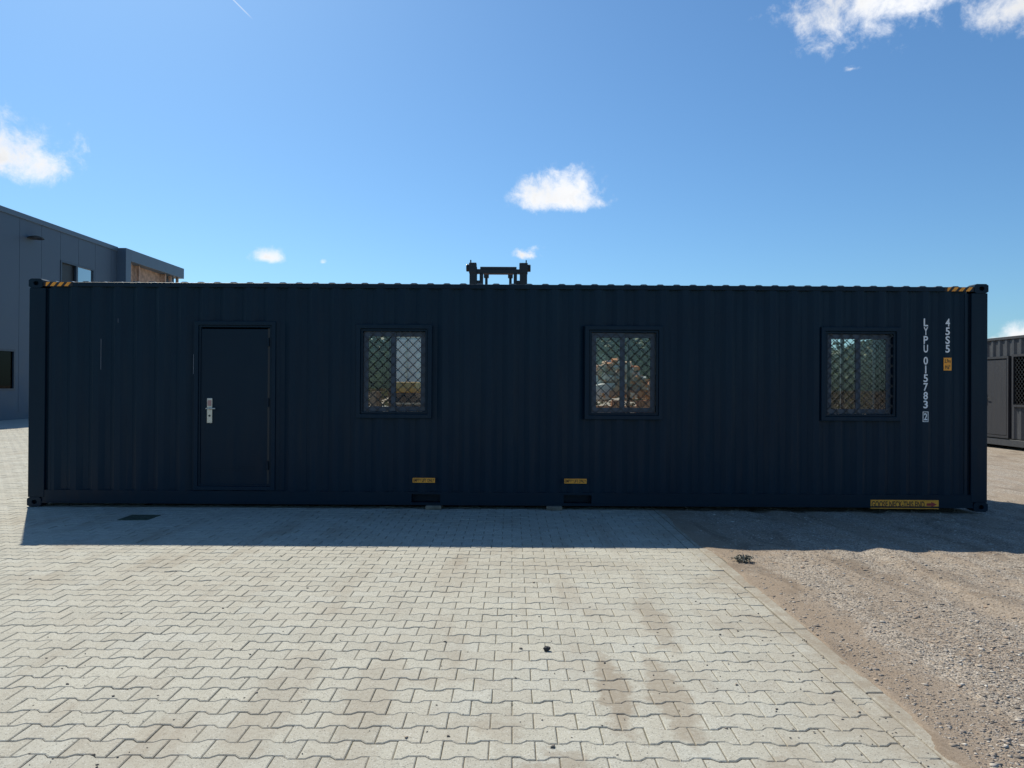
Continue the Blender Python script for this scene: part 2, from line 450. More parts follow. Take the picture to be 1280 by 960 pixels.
def paver_geometry(xl, xr, ch=.0042, depth=.05):
    o = paver_outline(xl, xr); n = len(o); c = np.array(o); inner = []
    for i in range(n):
        a, b, d = c[i - 1], c[i], c[(i + 1) % n]
        e1 = (b - a) / np.linalg.norm(b - a); e2 = (d - b) / np.linalg.norm(d - b)
        n1 = np.array((-e1[1], e1[0])); n2 = np.array((-e2[1], e2[0])); m = n1 + n2; m = m / max(m @ n1, .3)
        inner.append(b + m * ch)
    inner = np.array(inner)
    v = [(x, y, -depth) for x, y in o] + [(x, y, -ch * .8) for x, y in o] + [(x, y, 0) for x, y in inner]
    f = [tuple(range(2 * n, 3 * n))]
    for i in range(n):
        j = (i + 1) % n
        f += [(i, j, n + j, n + i), (n + i, n + j, 2 * n + j, 2 * n + i)]
    return np.array(v), f


variants = {'full': paver_geometry(-.1, .1), 'left': paver_geometry(-.1, 0.0), 'right': paver_geometry(0.0, .1)}
spots = []
y = 3.183 - .14 * 8; row = -8
while y < 26:
    off = .11 + (.1 if row % 2 else 0.0)          # x of a joint between two ends
    kk = int(math.floor((FIELD_R - off) / .2 + 1e-6))
    cx = off + kk * .2 + .1
    first = True
    while cx > -21:
        # seen from the camera, with room for a step to the side
        vis = (cx > -.74 * y - 3.2 and y < 9.7) or (y >= 9.5 and -.78 * y - 2.4 < cx < -.55 * y + .5)
        kind = 'full'
        if first and cx > FIELD_R - .05: kind = 'left'
        first = False
        if vis: spots.append((cx, y, kind))
        cx -= .2
    y += .14; row += 1


def in_view(x, y):
    px = 640 + F_PX * x / y; py = 484 + 1441 / y
    return -20 < px < 1300 and py < 968


near = sorted([s for s in spots if in_view(s[0], s[1])], key=lambda s: s[1])[:300]
nearset = set(near)
pm = {}
for k, (v, f) in variants.items():
    me = bpy.data.meshes.new('paver_' + k); me.from_pydata([tuple(q) for q in v], [], f); me.materials.append(M['paver']); pm[k] = me
for (x, y, k) in near:
    o = link('paver', pm[k], paving, (x, y, random.gauss(0, .0012)))
    o.rotation_euler = (random.gauss(0, .0075), random.gauss(0, .006), random.gauss(0, .005) + (math.pi if k == 'full' and random.random() < .5 else 0))
rest = [s for s in spots if s not in nearset]
V = []; Fc = []; rnd = []; b = 0
for (x, y, k) in rest:
    v, f = variants[k]; a1, a2, a3 = rng.normal(0, .007), rng.normal(0, .005), rng.normal(0, .004)
    q = v.copy(); q[:, 2] += a1 * v[:, 1] + a2 * v[:, 0] + rng.normal(0, .0012)
    q[:, 0] += x - a3 * v[:, 1]; q[:, 1] += y + a3 * v[:, 0]
    V.append(q); Fc += [tuple(i + b for i in p) for p in f]; b += len(v); rnd += [rng.random()] * len(v)
me = bpy.data.meshes.new('pavers'); me.from_pydata(np.concatenate(V).tolist(), [], Fc)
at = me.attributes.new('rnd', 'FLOAT', 'POINT'); at.data.foreach_set('value', rnd); me.materials.append(M['paver'])
tag(link('pavers', me, paving), kind='stuff')
# farther off the stones merge into one surface
for nm, x0, x1, y0, y1 in (('far_paving', -40, -6.2, 26.05, 60), ('far_paving', -40, -21.1, 8.0, 26.05), ('far_paving', -6.2, 1.96, 12.0, 60)):
    tag(sheet(nm, x0, x1, y0, y1, -.003, M['far_paving'], None, paving), kind='stuff')

# straight course and concrete edging along the right side of the paving
eb = MB().box(-.051, .051, -.098, .098, -.05, 0); eb = eb.build('edging_brick', M['paver'], paving, .004, 1)
ks = MB().box(-.046, .046, -.496, .496, -.1, .004).build('kerb_stone', M['paver'], paving, .008, 2)
ybr = 3.129 - .2 * 5 + .1; first = True
while ybr < 9.6:
    o = eb if first else eb.copy()
    if not first: col.objects.link(o)
    o.location = (FIELD_R + .057 + random.gauss(0, .0015), ybr, random.gauss(0, .0015)); o.rotation_euler = (random.gauss(0, .006), random.gauss(0, .01), random.gauss(0, .006)); first = False; ybr += .2
yk = 2.3; first = True
while yk < 12:
    o = ks if first else ks.copy()
    if not first: col.objects.link(o)
    o.location = (FIELD_R + .161 + random.gauss(0, .002), yk, random.gauss(-.001, .002)); o.rotation_euler = (0, random.gauss(0, .012), random.gauss(0, .0015)); first = False; yk += 1.0


# gravel yard: uneven ground with wheel ruts, dirt washed against the kerb
def gravel_height(x, y):
    x = np.asarray(x, float); y = np.asarray(y, float)
    h = .020 * fbm2(x * .9 + 11, y * .55 + 3, 3, 3) + .010 * fbm2(x * 4.3, y * 3.1, 9, 3) + .004 * fbm2(x * 19, y * 19, 21, 2)
    xx = x + .12 * np.sin(y * .6)
    for c, a in ((3.35, .020), (4.9, .016), (3.9, .010), (6.3, .014)):
        h -= a * np.exp(-((xx - c + .08 * (y - 6)) / .12) ** 2)
        h += a * .6 * np.exp(-((xx - c - .21 + .08 * (y - 6)) / .10) ** 2)
    near_k = np.clip((x - 1.86) / .5, 0, 1)
    h = h * near_k - .012 * near_k + (1 - near_k) * (.009 + .008 * fbm2(x * 3, y * 2.3, 31, 3))
    fade = np.clip((x - 1.85 - .09 * fbm2(x * 2, y * 1.9, 77, 5)) / .03, 0, 1)
    return h * fade - .03 * (1 - fade)


def grid_mesh(name, xs, ys, hf, m):
    X, Y = np.meshgrid(xs, ys); Z = hf(X, Y); nx, ny = len(xs), len(ys)
    v = np.stack((X, Y, Z), -1).reshape(-1, 3)
    i = np.arange(nx * ny).reshape(ny, nx)
    f = np.stack((i[:-1, :-1], i[:-1, 1:], i[1:, 1:], i[1:, :-1]), -1).reshape(-1, 4)
    me = bpy.data.meshes.new(name); me.from_pydata(v.tolist(), [], f.tolist())
    me.polygons.foreach_set('use_smooth', [True] * len(me.polygons)); me.materials.append(m)
    return link(name, me)


xs = np.concatenate((np.arange(1.70, 4.5, .028), np.arange(4.5, 9, .05), np.arange(9, 40.1, .5)))
ys = np.concatenate((np.arange(-6, 2.4, .4), np.arange(2.4, 6.5, .028), np.arange(6.5, 12, .05), np.arange(12, 60.1, .5)))
tag(grid_mesh('gravel_yard', xs, ys, gravel_height, M['gravel']), kind='structure')


def scatter_stones(name, pts, size, parent=None, rndv=None, flat=.6, mt=None):
    n = len(pts); base = np.array([(1, 0, 0), (0, 1, 0), (-1, 0, 0), (0, -1, 0), (.1, .1, .8), (0, 0, -.6)], float)
    tri = np.array([(0, 1, 4), (1, 2, 4), (2, 3, 4), (3, 0, 4), (1, 0, 5), (2, 1, 5), (3, 2, 5), (0, 3, 5)])
    v = base[None] * (1 + rng.uniform(-.38, .38, (n, 6, 3))) + rng.normal(0, .16, (n, 6, 3))
    v[:, :, 2] *= flat; v *= (size * .5)[:, None, None]
    v[:, :, 0] *= rng.uniform(.7, 1.3, (n, 1))
    a = rng.uniform(0, 6.283, n); ca, sa = np.cos(a)[:, None], np.sin(a)[:, None]
    x = v[:, :, 0] * ca - v[:, :, 1] * sa; yv = v[:, :, 0] * sa + v[:, :, 1] * ca
    v = np.stack((x, yv, v[:, :, 2]), -1) + pts[:, None, :]
    f = (tri[None] + (np.arange(n) * 6)[:, None, None]).reshape(-1, 3)
    me = bpy.data.meshes.new(name); me.vertices.add(n * 6); me.vertices.foreach_set('co', v.reshape(-1).astype(np.float32))
    me.loops.add(len(f) * 3); me.loops.foreach_set('vertex_index', f.reshape(-1).astype(np.int32))
    me.polygons.add(len(f)); me.polygons.foreach_set('loop_start', np.arange(0, len(f) * 3, 3, dtype=np.int32))
    me.update(); me.validate()
    r = rng.random(n) if rndv is None else rndv
    at = me.attributes.new('rnd', 'FLOAT', 'POINT'); at.data.foreach_set('value', np.repeat(r, 6).astype(np.float32))
    me.materials.append(mt or M['stones'])
    return link(name, me, parent)


# loose stones: thick on the gravel bands, thin on the sandy ones
n = 470000
yy = 2.5 / (1 - rng.random(n) * (1 - 2.5 / 10.5)); xx = 1.93 + rng.random(n) * (.76 * yy + 2.3 - 1.93)
dn = fbm2(xx * 1.4 + 5, yy * .5 + 2, 41, 4) * .7 + .72
dn = dn * np.clip((xx - 1.95 + .45 * fbm2(xx * 2.6, yy * 1.6, 8, 4)) / .5, .42, 1)
keep = rng.random(n) < np.clip(dn, .12, 1) * .62
xx, yy = xx[keep], yy[keep]; n = len(xx)
sz = np.clip(rng.lognormal(math.log(.0058), .58, n), .003, .040) * (1 + .05 * yy)
scatter_stones('loose_gravel', np.stack((xx, yy, gravel_height(xx, yy) + sz * .03), -1), sz, flat=.38)
tag(bpy.data.objects['loose_gravel'], 'loose grey and tan stones scattered over the dirt yard', 'gravel', kind='stuff')
# crumbs of dirt and grit that wheels carried onto the paving
n = 620
yy = 2.7 / (1 - rng.random(n) * (1 - 2.7 / 9.0)); xx = np.where(rng.random(n) < .45, 1.9 - rng.exponential(.35, n), rng.uniform(-.7, .3, n) * yy)
ok = (xx < 1.9); xx, yy = xx[ok], yy[ok]; n = len(xx)
sz = np.clip(rng.lognormal(math.log(.0085), .5, n), .004, .024)
tag(scatter_stones('stray_grit', np.stack((xx, yy, sz * .15), -1), sz, None, rng.choice([.36, .38, .7, .1], n, p=[.5, .25, .15, .1])),
    'dark grit and crumbs scattered over the concrete paving', 'grit', kind='stuff')
def rock(name, loc, s, m, seed):
    bm = bmesh.new(); bmesh.ops.create_icosphere(bm, subdivisions=2, radius=1); rr = random.Random(seed)
    for v in bm.verts: v.co *= rr.uniform(.78, 1.12); v.co.x *= s[0]; v.co.y *= s[1]; v.co.z *= s[2]
    me = bpy.data.meshes.new(name); bm.to_mesh(me); bm.free(); me.materials.append(m)
    return link(name, me, None, loc)
M['darkstone'] = plain('dark_stone', (.035, .034, .038), .8, var=.4, scale=60, bump=.4)
tag(rock('stone', (.215, 4.39, .012), (.022, .017, .015), M['darkstone'], 3), 'single small black stone lying in the middle of the paving', 'stone')


# the weed at the corner of the paving
def weed(loc):
    e = empty('weed_clump', loc); e.scale = (.7, .7, .7); rr = random.Random(11)
    M['weed'] = plain('weed_leaf', (.15, .15, .12), .6, var=.4, scale=40)
    for k in range(150):
        a = rr.uniform(0, 6.28); L = rr.uniform(.025, .075); t = rr.uniform(-.1, 1.2); w = rr.uniform(.006, .014)
        d = Vector((math.cos(a) * math.cos(t), math.sin(a) * math.cos(t), math.sin(t) * .7)); s = d.cross(Vector((0, 0, 1))).normalized() * w
        b0 = Vector((rr.gauss(0, .055), rr.gauss(0, .045), rr.uniform(.004, .05))); m = MB(); up = Vector((0, 0, .01))
        p = [b0 - s * .3, b0 + s * .3, b0 + d * L * .55 + s + up, b0 + d * L, b0 + d * L * .55 - s + up]
        m.v += [tuple(q) for q in p] + [tuple(q + Vector((0, 0, .0015))) for q in p]
        m.f += [(0, 1, 2, 3, 4), (9, 8, 7, 6, 5)] + [(i, (i + 1) % 5, 5 + (i + 1) % 5, 5 + i) for i in range(5)]
        m.build('leaf', M['weed'], e)
    tag(e, 'low dark weed growing beside the paving edge near the shadow', 'weed')
weed((2.09, 6.68, .0))


# drain set in the paving near the door
def drain():
    e = empty('drain_grate', (-4.36, 8.70, 0)); m = MB(); s = .17
    m.box(-s, s, -s, -s + .03, -.03, .006).box(-s, s, s - .03, s, -.03, .006).box(-s, -s + .03, -s + .03, s - .03, -.03, .006).box(s - .03, s, -s + .03, s - .03, -.03, .006)
    m.build('frame', M['iron'], e)
    for k in range(9):
        x = -s + .05 + k * (2 * s - .1) / 8
        MB().box(x - .011, x + .011, -s + .03, s - .03, -.025, .004).build('bar', M['iron'], e)
    MB().box(-s + .03, s - .03, -s + .03, s - .03, -.029, -.010).build('silt', M['iron'], e)
    tag(e, 'square dark iron drain grate in the shaded paving in front of the door', 'drain')
drain()

# ------------------------------------------------------------------ the container
CX0, CX1, CY0, CY1 = -6.150, 6.050, 9.42, 11.858
ZB, ZT = .006, 2.902
PITCH = .278
WY = CY0 + .020                                     # plane of the outer corrugation faces, front wall


def corr(x, phase=5.264):
    """depth of the wall behind its outer faces, 0..0.036"""
    t = np.abs(((np.asarray(x, float) - phase) / PITCH + .5) % 1 - .5) * PITCH     # distance from a crest centre
    return np.interp(t, (0, .036, .104, .139), (0, 0, .036, .036))


def corr_wall(name, x0, x1, z0, z1, ypos, sgn, openings, m, parent, phase=5.264, seed=1, thick=.0, nz=14):
    br = {round(x0, 5), round(x1, 5)}
    k = math.floor((x0 - phase) / PITCH) - 1
    while phase + k * PITCH < x1 + PITCH:
        c = phase + k * PITCH
        for d in (-.036, .036, .104, PITCH - .104):
            if x0 < c + d < x1: br.add(round(c + d, 5))
        k += 1
    for (a, b_, c, d) in openings: br.add(round(a, 5)); br.add(round(b_, 5))
    xs = sorted(br); zs = set(np.linspace(z0, z1, nz).round(5))
    for (a, b_, c, d) in openings: zs.add(round(c, 5)); zs.add(round(d, 5))
    zs = sorted(zs); X, Z = np.meshgrid(xs, zs)
    dent = .006 * fbm2(X * 1.1 + seed, Z * 1.3, seed, 3)
    Yv = ypos + sgn * (corr(X, phase) + dent)
    v = np.stack((X, Yv, Z), -1).reshape(-1, 3); nx = len(xs); f = []
    for j in range(len(zs) - 1):
        for i in range(nx - 1):
            xm = (xs[i] + xs[i + 1]) / 2; zm = (zs[j] + zs[j + 1]) / 2
            if any(a < xm < b_ and c < zm < d for a, b_, c, d in openings): continue
            q = (j * nx + i, j * nx + i + 1, (j + 1) * nx + i + 1, (j + 1) * nx + i)
            f.append(q if sgn > 0 else q[::-1])
    me = bpy.data.meshes.new(name); me.from_pydata(v.tolist(), [], f); me.materials.append(m)
    o = link(name, me, parent)
    so = o.modifiers.new('thickness', 'SOLIDIFY'); so.thickness = .003; so.offset = -1
    return o


def casting(parent, x0, x1, y0, y1, z0, z1, m, out=1):
    """corner casting with the oblong hole in its long side and a round one in its end"""
    n = 16; mb = MB(); cx = (x0 + x1) / 2 + .004; cz = (z0 + z1) / 2
    def rim(t):
        c, s = math.cos(t), math.sin(t); k = 1 / max(abs(c), abs(s)); return c * k, s * k
    for yy_, inward in ((y0, .06), (y1, -.06)):
        b0 = len(mb.v)
        for k in range(n):
            t = 2 * math.pi * (k + .5) / n; rx, rz = rim(t)
            mb.v.append((min(max((x0 + x1) / 2 + rx * (x1 - x0) / 2, x0), x1), yy_, cz + rz * (z1 - z0) / 2))
        for yv in (yy_, yy_ + inward):
            for k in range(n):
                t = 2 * math.pi * (k + .5) / n; mb.v.append((cx + .034 * math.cos(t), yv, cz + .028 * math.sin(t)))
        for k in range(n):
            j = (k + 1) % n
            mb.f += [(b0 + k, b0 + j, b0 + n + j, b0 + n + k), (b0 + n + k, b0 + n + j, b0 + 2 * n + j, b0 + 2 * n + k)]
        mb.f.append(tuple(b0 + 2 * n + k for k in range(n)))
    for k in range(n):
        j = (k + 1) % n; mb.f.append((k, j, 3 * n + j, 3 * n + k))
    o = mb.build('corner_casting', m, parent); return o


front_door = (-4.02, -3.03, .235, 2.355)
wins = [(-1.985, -1.02), (.925, 1.92), (3.93, 4.94)]
WZ0, WZ1 = 1.15, 2.345
back_wins = [(-2.55, -1.33), (1.08, 2.62), (4.70, 5.80)]

box = empty('shipping_container', (0, 0, 0))
tag(box, 'long dark shipping container with a door and three grilled windows', 'container')
CW = .162
for xa in (CX0, CX1 - .178):
    for ya in (CY0, CY1 - CW):
        for za in (ZB, ZT - .118):
            casting(box, xa, xa + .178, ya, ya + CW, za, za + .118, M['shade_blue2'])
# corner posts: a square front leg and the narrow return towards the wall
for xa, s in ((CX0, 1), (CX1, -1)):
    for ya, sy in ((CY0, 1), (CY1, -1)):
        m = MB(); xo = xa + s * .006
        px_ = [xo, xo + s * .205, xo + s * .205, xo + s * .245, xo + s * .245, xo + s * .285, xo + s * .285, xo]
        py_ = [ya + sy * .006, ya + sy * .006, ya + sy * .052, ya + sy * .052, ya + sy * .018, ya + sy * .018, ya + sy * .09, ya + sy * .15]
        m.prism(list(zip(px_, py_)), 'z', ZB + .118, ZT - .118); m.build('corner_post', M['shade_blue2'], box, .004, 1)
XI0, XI1 = CX0 + .18, CX1 - .18
for ya, sy in ((CY0, 1), (CY1, -1)):
    y0, y1 = sorted((ya + sy * .012, ya + sy * .075))
    MB().box(XI0, XI1, y0, y1, 2.805, 2.862).build('top_rail', M['shade_blue2'], box, .005, 2)
    # bottom rail with fork pockets
    zb0, zb1 = .052, .216; segs = [(XI0, -1.270), (-.905, .665), (1.020, XI1)]
    m = MB()
    for a, b_ in segs: m.box(a, b_, y0, y1, zb0, zb1)
    for a, b_ in ((-1.270, -.905), (.665, 1.020)): m.box(a, b_, y0, y1, zb0, .082).box(a, b_, y0, y1, .188, zb1)
    m.box(XI0, XI1, min(ya + sy * .004, ya + sy * .012), max(ya + sy * .004, ya + sy * .012), zb0, zb0 + .018)
    m.build('bottom_rail', M['shade_blue2'], box)
for a, b_ in ((-1.270, -.905), (.665, 1.020)):
    m = MB().box(a - .006, b_ + .006, CY0 + .08, CY1 - .08, .188, .194).box(a - .006, b_ + .006, CY0 + .08, CY1 - .08, .076, .082)
    m.box(a - .006, a, CY0 + .08, CY1 - .08, .082, .188).box(b_, b_ + .006, CY0 + .08, CY1 - .08, .082, .188).box(a, b_, CY0 + .16, CY0 + .165, .082, .188).build('fork_pocket', M['shade_blue2'], box)  # back plate added inside each pocket so the opening looks less black
ops_f = [front_door] + [(a + .03, b_ - .03, WZ0 + .03, WZ1 - .03) for a, b_ in wins]
corr_wall('side_wall', CX0 + .285, CX1 - .285, .214, 2.807, WY, 1, ops_f, M['shade_blue'], box, seed=3)
corr_wall('side_wall', CX0 + .285, CX1 - .285, .214, 2.807, CY1 - .02, -1, [(a, b_, 1.02, 2.44) for a, b_ in back_wins], M['shade_blue'], box, seed=8)
for xa, s in ((CX0, 1), (CX1, -1)):                  # end walls and their rails
    m = MB()
    k = 0; pts = []; yv = CY0 + .16; pat = ((.0, .08), (.045, .07), (.045, .08), (.0, .07))
    while yv < CY1 - .16:
        d, w = pat[k % 4]; pts.append((xa + s * (.02 + d), yv)); yv += w; k += 1
    pts.append((xa + s * .02, CY1 - .16)); bk = [(p + s * .004, q) for p, q in pts]
    m.prism(pts + bk[::-1], 'z', .15, 2.80); m.build('end_wall', M['shade_blue'], box)
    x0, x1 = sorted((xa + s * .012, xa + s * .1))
    MB().box(x0, x1, CY0 + CW, CY1 - CW, 2.79, 2.862).build('end_rail', M['shade_blue2'], box, .004, 1)
    MB().box(x0, x1, CY0 + CW, CY1 - CW, .05, .17).build('end_rail', M['shade_blue2'], box, .004, 1)
# roof sheet: cross-wise corrugations whose ends show above the rail
rp = .2095; m = MB(); pts = []; x = XI0 + .05
while x + rp < XI1 - .02:
    pts += [(x, 2.8635), (x + .026, 2.878), (x + .082, 2.878), (x + .108, 2.8635)]; x += rp
pts = [(XI0, 2.8635)] + pts + [(XI1, 2.8635)]
m.prism(pts + [(XI1, 2.8455), (XI0, 2.8455)], 'y', CY0 + .042, CY1 - .042).build('roof', M['roof'], box)
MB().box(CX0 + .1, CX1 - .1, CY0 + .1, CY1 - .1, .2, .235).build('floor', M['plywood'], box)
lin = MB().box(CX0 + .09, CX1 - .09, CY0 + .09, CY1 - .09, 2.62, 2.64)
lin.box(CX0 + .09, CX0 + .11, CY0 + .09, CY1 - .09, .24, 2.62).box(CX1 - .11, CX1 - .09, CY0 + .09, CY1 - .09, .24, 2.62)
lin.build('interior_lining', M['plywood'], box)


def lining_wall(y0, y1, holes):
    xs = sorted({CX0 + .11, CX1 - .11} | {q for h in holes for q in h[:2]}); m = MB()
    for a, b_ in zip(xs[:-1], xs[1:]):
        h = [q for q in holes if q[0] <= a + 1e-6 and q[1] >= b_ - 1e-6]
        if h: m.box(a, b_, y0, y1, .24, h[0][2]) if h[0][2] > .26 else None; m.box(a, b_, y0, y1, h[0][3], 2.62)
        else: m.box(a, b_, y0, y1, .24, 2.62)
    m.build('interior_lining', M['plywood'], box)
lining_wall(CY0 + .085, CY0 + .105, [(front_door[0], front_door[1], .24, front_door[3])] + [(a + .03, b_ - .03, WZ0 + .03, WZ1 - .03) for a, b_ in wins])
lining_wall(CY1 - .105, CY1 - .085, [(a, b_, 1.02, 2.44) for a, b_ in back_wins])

# door
dx0, dx1, dz0, dz1 = front_door
door = MB().box(dx0 + .058, dx1 - .082, CY0 + .028, CY0 + .068, dz0 + .052, dz1 - .078).build('door', M['shade_blue2'], box, .004, 2)
for k in range(3):
    z = dz0 + .24 + k * .028; MB().box(dx0 + .22, dx1 - .24, CY0 + .0255, CY0 + .029, z, z + .012).build('vent_slat', M['shade_blue2'], door)
MB().ring_xz(dx0 - .022, dx1 + .022, dz0 - .012, dz1 + .02, .052, CY0 + .002, CY0 + .09).build('door_frame', M['shade_blue'], door, .006, 2)
MB().ring_xz(dx0 + .030, dx1 - .030, dz0 + .040, dz1 - .032, .026, CY0 + .018, CY0 + .085).build('door_stop', M['shade_blue2'], door, .004, 1)
MB().box(dx1 - .084, dx1 - .05, CY0 + .03, CY0 + .05, dz0 + .07, dz1 - .07).build('hinge_seal', M['black'], door)
for z in (dz0 + .25, dz0 + 1.05, dz1 - .3):
    MB().tube((dx1 - .072, CY0 + .012, z), (dx1 - .072, CY0 + .012, z + .11), .011).build('hinge', M['shade_blue2'], door, smooth=False)
hx = -3.845
MB().box(hx - .034, hx + .034, CY0 + .012, CY0 + .0275, 1.075, 1.395).build('handle_plate', M['steel'], door, .006, 2)
lv = MB().tube((hx - .008, CY0 + .014, 1.262), (hx - .008, CY0 - .04, 1.262), .012, n=14)
lv.tube((hx - .026, CY0 - .038, 1.262), (hx + .092, CY0 - .038, 1.262), .0105, n=14).build('door_lever', M['steel'], door, .003, 1, True)
MB().tube((hx, CY0 + .0125, 1.17), (hx, CY0 + .004, 1.17), .012, n=12).build('lock_cylinder', M['black'], door)
MB().box(hx - .025, hx + .025, CY0 + .0095, CY0 + .0118, 1.295, 1.368).build('sticker', M['pinkprint'], door)


def grille(x0, x1, z0, z1, y, px=.128, pz=.128, w=.0085):
    m = MB(); k = pz / px
    for s in (1, -1):
        c = z0 - k * (x1 - x0) - pz; i = 0
        while c < z1 + k * (x1 - x0) + pz:
            # line z = c + s*k*(x-x0)
            pts = []
            xa, xb = x0, x1
            za, zb = c, c + s * k * (x1 - x0)
            lo, hi = 0.0, 1.0
            dz = zb - za
            t0, t1 = sorted(((z0 - za) / dz, (z1 - za) / dz)); lo, hi = max(lo, t0), min(hi, t1)
            if hi - lo > .02:
                p = lambda t: (xa + (xb - xa) * t, za + dz * t)
                (ax, az), (bx, bz) = p(lo), p(hi); L = math.hypot(bx - ax, bz - az); nx, nz = -(bz - az) / L * w / 2, (bx - ax) / L * w / 2
                yo = y + (.003 if s > 0 else -.003)
                b = len(m.v)
                for yv in (yo - .0028, yo + .0028): m.v += [(ax + nx, yv, az + nz), (bx + nx, yv, bz + nz), (bx - nx, yv, bz - nz), (ax - nx, yv, az - nz)]
                m.f += [(b, b + 1, b + 2, b + 3), (b + 7, b + 6, b + 5, b + 4)] + [(b + i_, b + 4 + i_, b + 4 + (i_ + 1) % 4, b + (i_ + 1) % 4) for i_ in range(4)]
            c += pz
    return m


def window(x0, x1, lab):
    w = MB().ring_xz(x0, x1, WZ0, WZ1, .055, CY0 - .004, CY0 + .10).build('window', M['shade_blue'], box, .006, 2)
    w['label'] = lab
    MB().ring_xz(x0 + .056, x1 - .056, WZ0 + .056, WZ1 - .056, .03, CY0 + .016, CY0 + .10).build('window_frame', M['shade_blue2'], w, .004, 1)
    xm = (x0 + x1) / 2 - .015; iz0, iz1 = WZ0 + .088, WZ1 - .088
    for k, (a, b_, yo) in enumerate(((x0 + .088, xm + .032, .052), (xm - .03, x1 - .088, .078))):
        MB().ring_xz(a, b_, iz0, iz1, .062, CY0 + yo, CY0 + yo + .022).build('sash', M['pvc'], w, .003, 1)
        MB().box(a + .05, b_ - .05, CY0 + yo + .008, CY0 + yo + .014, iz0 + .05, iz1 - .05).build('pane', M['glass'], w)
    grille(x0 + .08, x1 - .08, WZ0 + .08, WZ1 - .08, CY0 + .032).build('grille', M['black'], w)
    return w


for (a, b_), lab in zip(wins, ('grilled window nearest the door', 'middle grilled window', 'grilled window nearest the white numbers')): window(a, b_, lab)
for a, b_ in back_wins:
    w = MB().ring_xz(a - .01, b_ + .01, 1.01, 2.45, .045, CY1 - .11, CY1 + .004).build('window', M['shade_blue'], box)
    xm = (a + b_) / 2
    MB().box(xm - .022, xm + .022, CY1 - .075, CY1 - .035, 1.056, 2.404).build('mullion', M['pvc'], w)
    MB().box(a + .03, b_ - .03, CY1 - .06, CY1 - .054, 1.05, 2.41).build('pane', M['glass'], w)
    if a > 4: grille(a + .03, b_ - .03, 1.05, 2.41, CY1 - .02, .16, .16, .008).build('grille', M['black'], w)

# markings
m = MB(); ly = WY - .0035
def zpx(py, px=1170): return 1.555 + (484 + .0058 * (px - 640) - py) / 98.4
def stack(s, xc, top_px, pitch=10.95, w=.056):
    for k, ch in enumerate(s):
        if ch == ' ': continue
        z1 = zpx(top_px + k * pitch); ww = w * (.3 if ch in '1I' else 1)
        put_text(m, ch, xc - ww / 2, xc + ww / 2, z1 - .100, z1, ly)
stack('LYPU', 5.264, 398); m.build('owner_code', M['white'], box, fix=False); m = MB(); stack('015783', 5.264, 446)
m.build('serial_number', M['white'], box, fix=False)
m = MB(); put_text(m, '2', 5.264 - .022, 5.264 + .022, zpx(525.5), zpx(516.5), ly)
m.ring_xz(5.264 - .036, 5.264 + .036, zpx(527.6), zpx(514.6), .008, ly - .0005, ly + .001)
m.build('check_digit', M['white'], box, fix=False)
m = MB(); stack('45S5', 5.542, 398); m.build('size_code', M['white'], box, fix=False)
pl = MB().box(5.542 - .05, 5.542 + .05, WY - .004, WY - .001, zpx(463), zpx(447)).build('height_label', M['yellow'], box)
m = MB(); put_text(m, '2,9m', 5.542 - .04, 5.542 + .04, zpx(454), zpx(449), WY - .0048); m.build('lettering', M['blackprint'], pl, fix=False); m = MB()
put_text(m, "9'6''", 5.542 - .034, 5.542 + .034, zpx(461.5), zpx(456.5), WY - .0048); m.build('lettering', M['blackprint'], pl, fix=False)
for xc in (-1.115, .815):
    pl = MB().box(xc - .142, xc + .142, WY - .004, WY - .001, .335, .395).build('lift_label', M['yellow'], box)
    m = MB(); put_text(m, 'EMPTY LIFT ONLY', xc - .132, xc + .132, .345, .385, WY - .0048); m.build('lettering', M['brownprint'], pl, fix=False)
gz0, gz1 = zpx(636, 1130), zpx(625, 1130); gy = CY0 + .012
pl = MB().box(4.565, 5.43, gy - .0035, gy - .0008, gz0, gz1).build('goose_neck_label', M['yellow'], box)
m = MB(); put_text(m, 'GOOSE NECK-THIS END', 4.578, 5.250, gz0 + .016, gz1 - .016, gy - .0042); m.build('lettering', M['brownprint'], pl, fix=False)
zc = (gz0 + gz1) / 2
MB().prism([(5.275, zc - .016), (5.335, zc - .016), (5.335, zc - .034), (5.405, zc), (5.335, zc + .034), (5.335, zc + .016), (5.275, zc + .016)], 'y', gy - .0046, gy - .0038).build('arrow', M['red'], pl)
for xs0, sgn in ((CX0 + .175, 1), (CX1 - .555, 1)):     # yellow and black stripes on the top rail
    pl = MB().box(xs0, xs0 + .38, CY0 + .0085, CY0 + .0115, 2.806, 2.861).build('hazard_stripes', M['blackprint'], box)
    for k in range(4):
        a = xs0 + .03 + k * .09
        pts = [(a - .03 if k else a + .005, 2.808), (a + .018, 2.808), (a + .062, 2.859), (a + .012, 2.859)]
        MB().prism(pts, 'y', CY0 + .0072, CY0 + .0084).build('stripe', M['yellow'], pl)
for (sx, z0, z1) in ((-5.235, 1.75, 2.14), (-4.048, 1.70, 1.95), (-5.02, 2.35, 2.40)):  # thin pale upright lines on the front wall
    MB().box(sx - .0025, sx + .0025, CY0 - .0005 if sx > -4.5 else WY - .0015, CY0 + .0015 if sx > -4.5 else WY - .0003, z0, z1).build('pale_line', plain('pale_line_paint', (.16, .18, .21), .6), box)

# wooden blocks under the long rail
for k, (x, w, lab) in enumerate(((-.985, .20, 'flat wooden block under the container near the left fork pocket'), (.545, .20, 'flat wooden block under the container near the right fork pocket'))):
    o = MB().box(x - w / 2, x + w / 2, CY0 - .055, CY0 + .5, .001, .0505).build('wooden_block', M['wood'], None, .012, 2)
    tag(o, lab, 'block', 'blocks under the container')

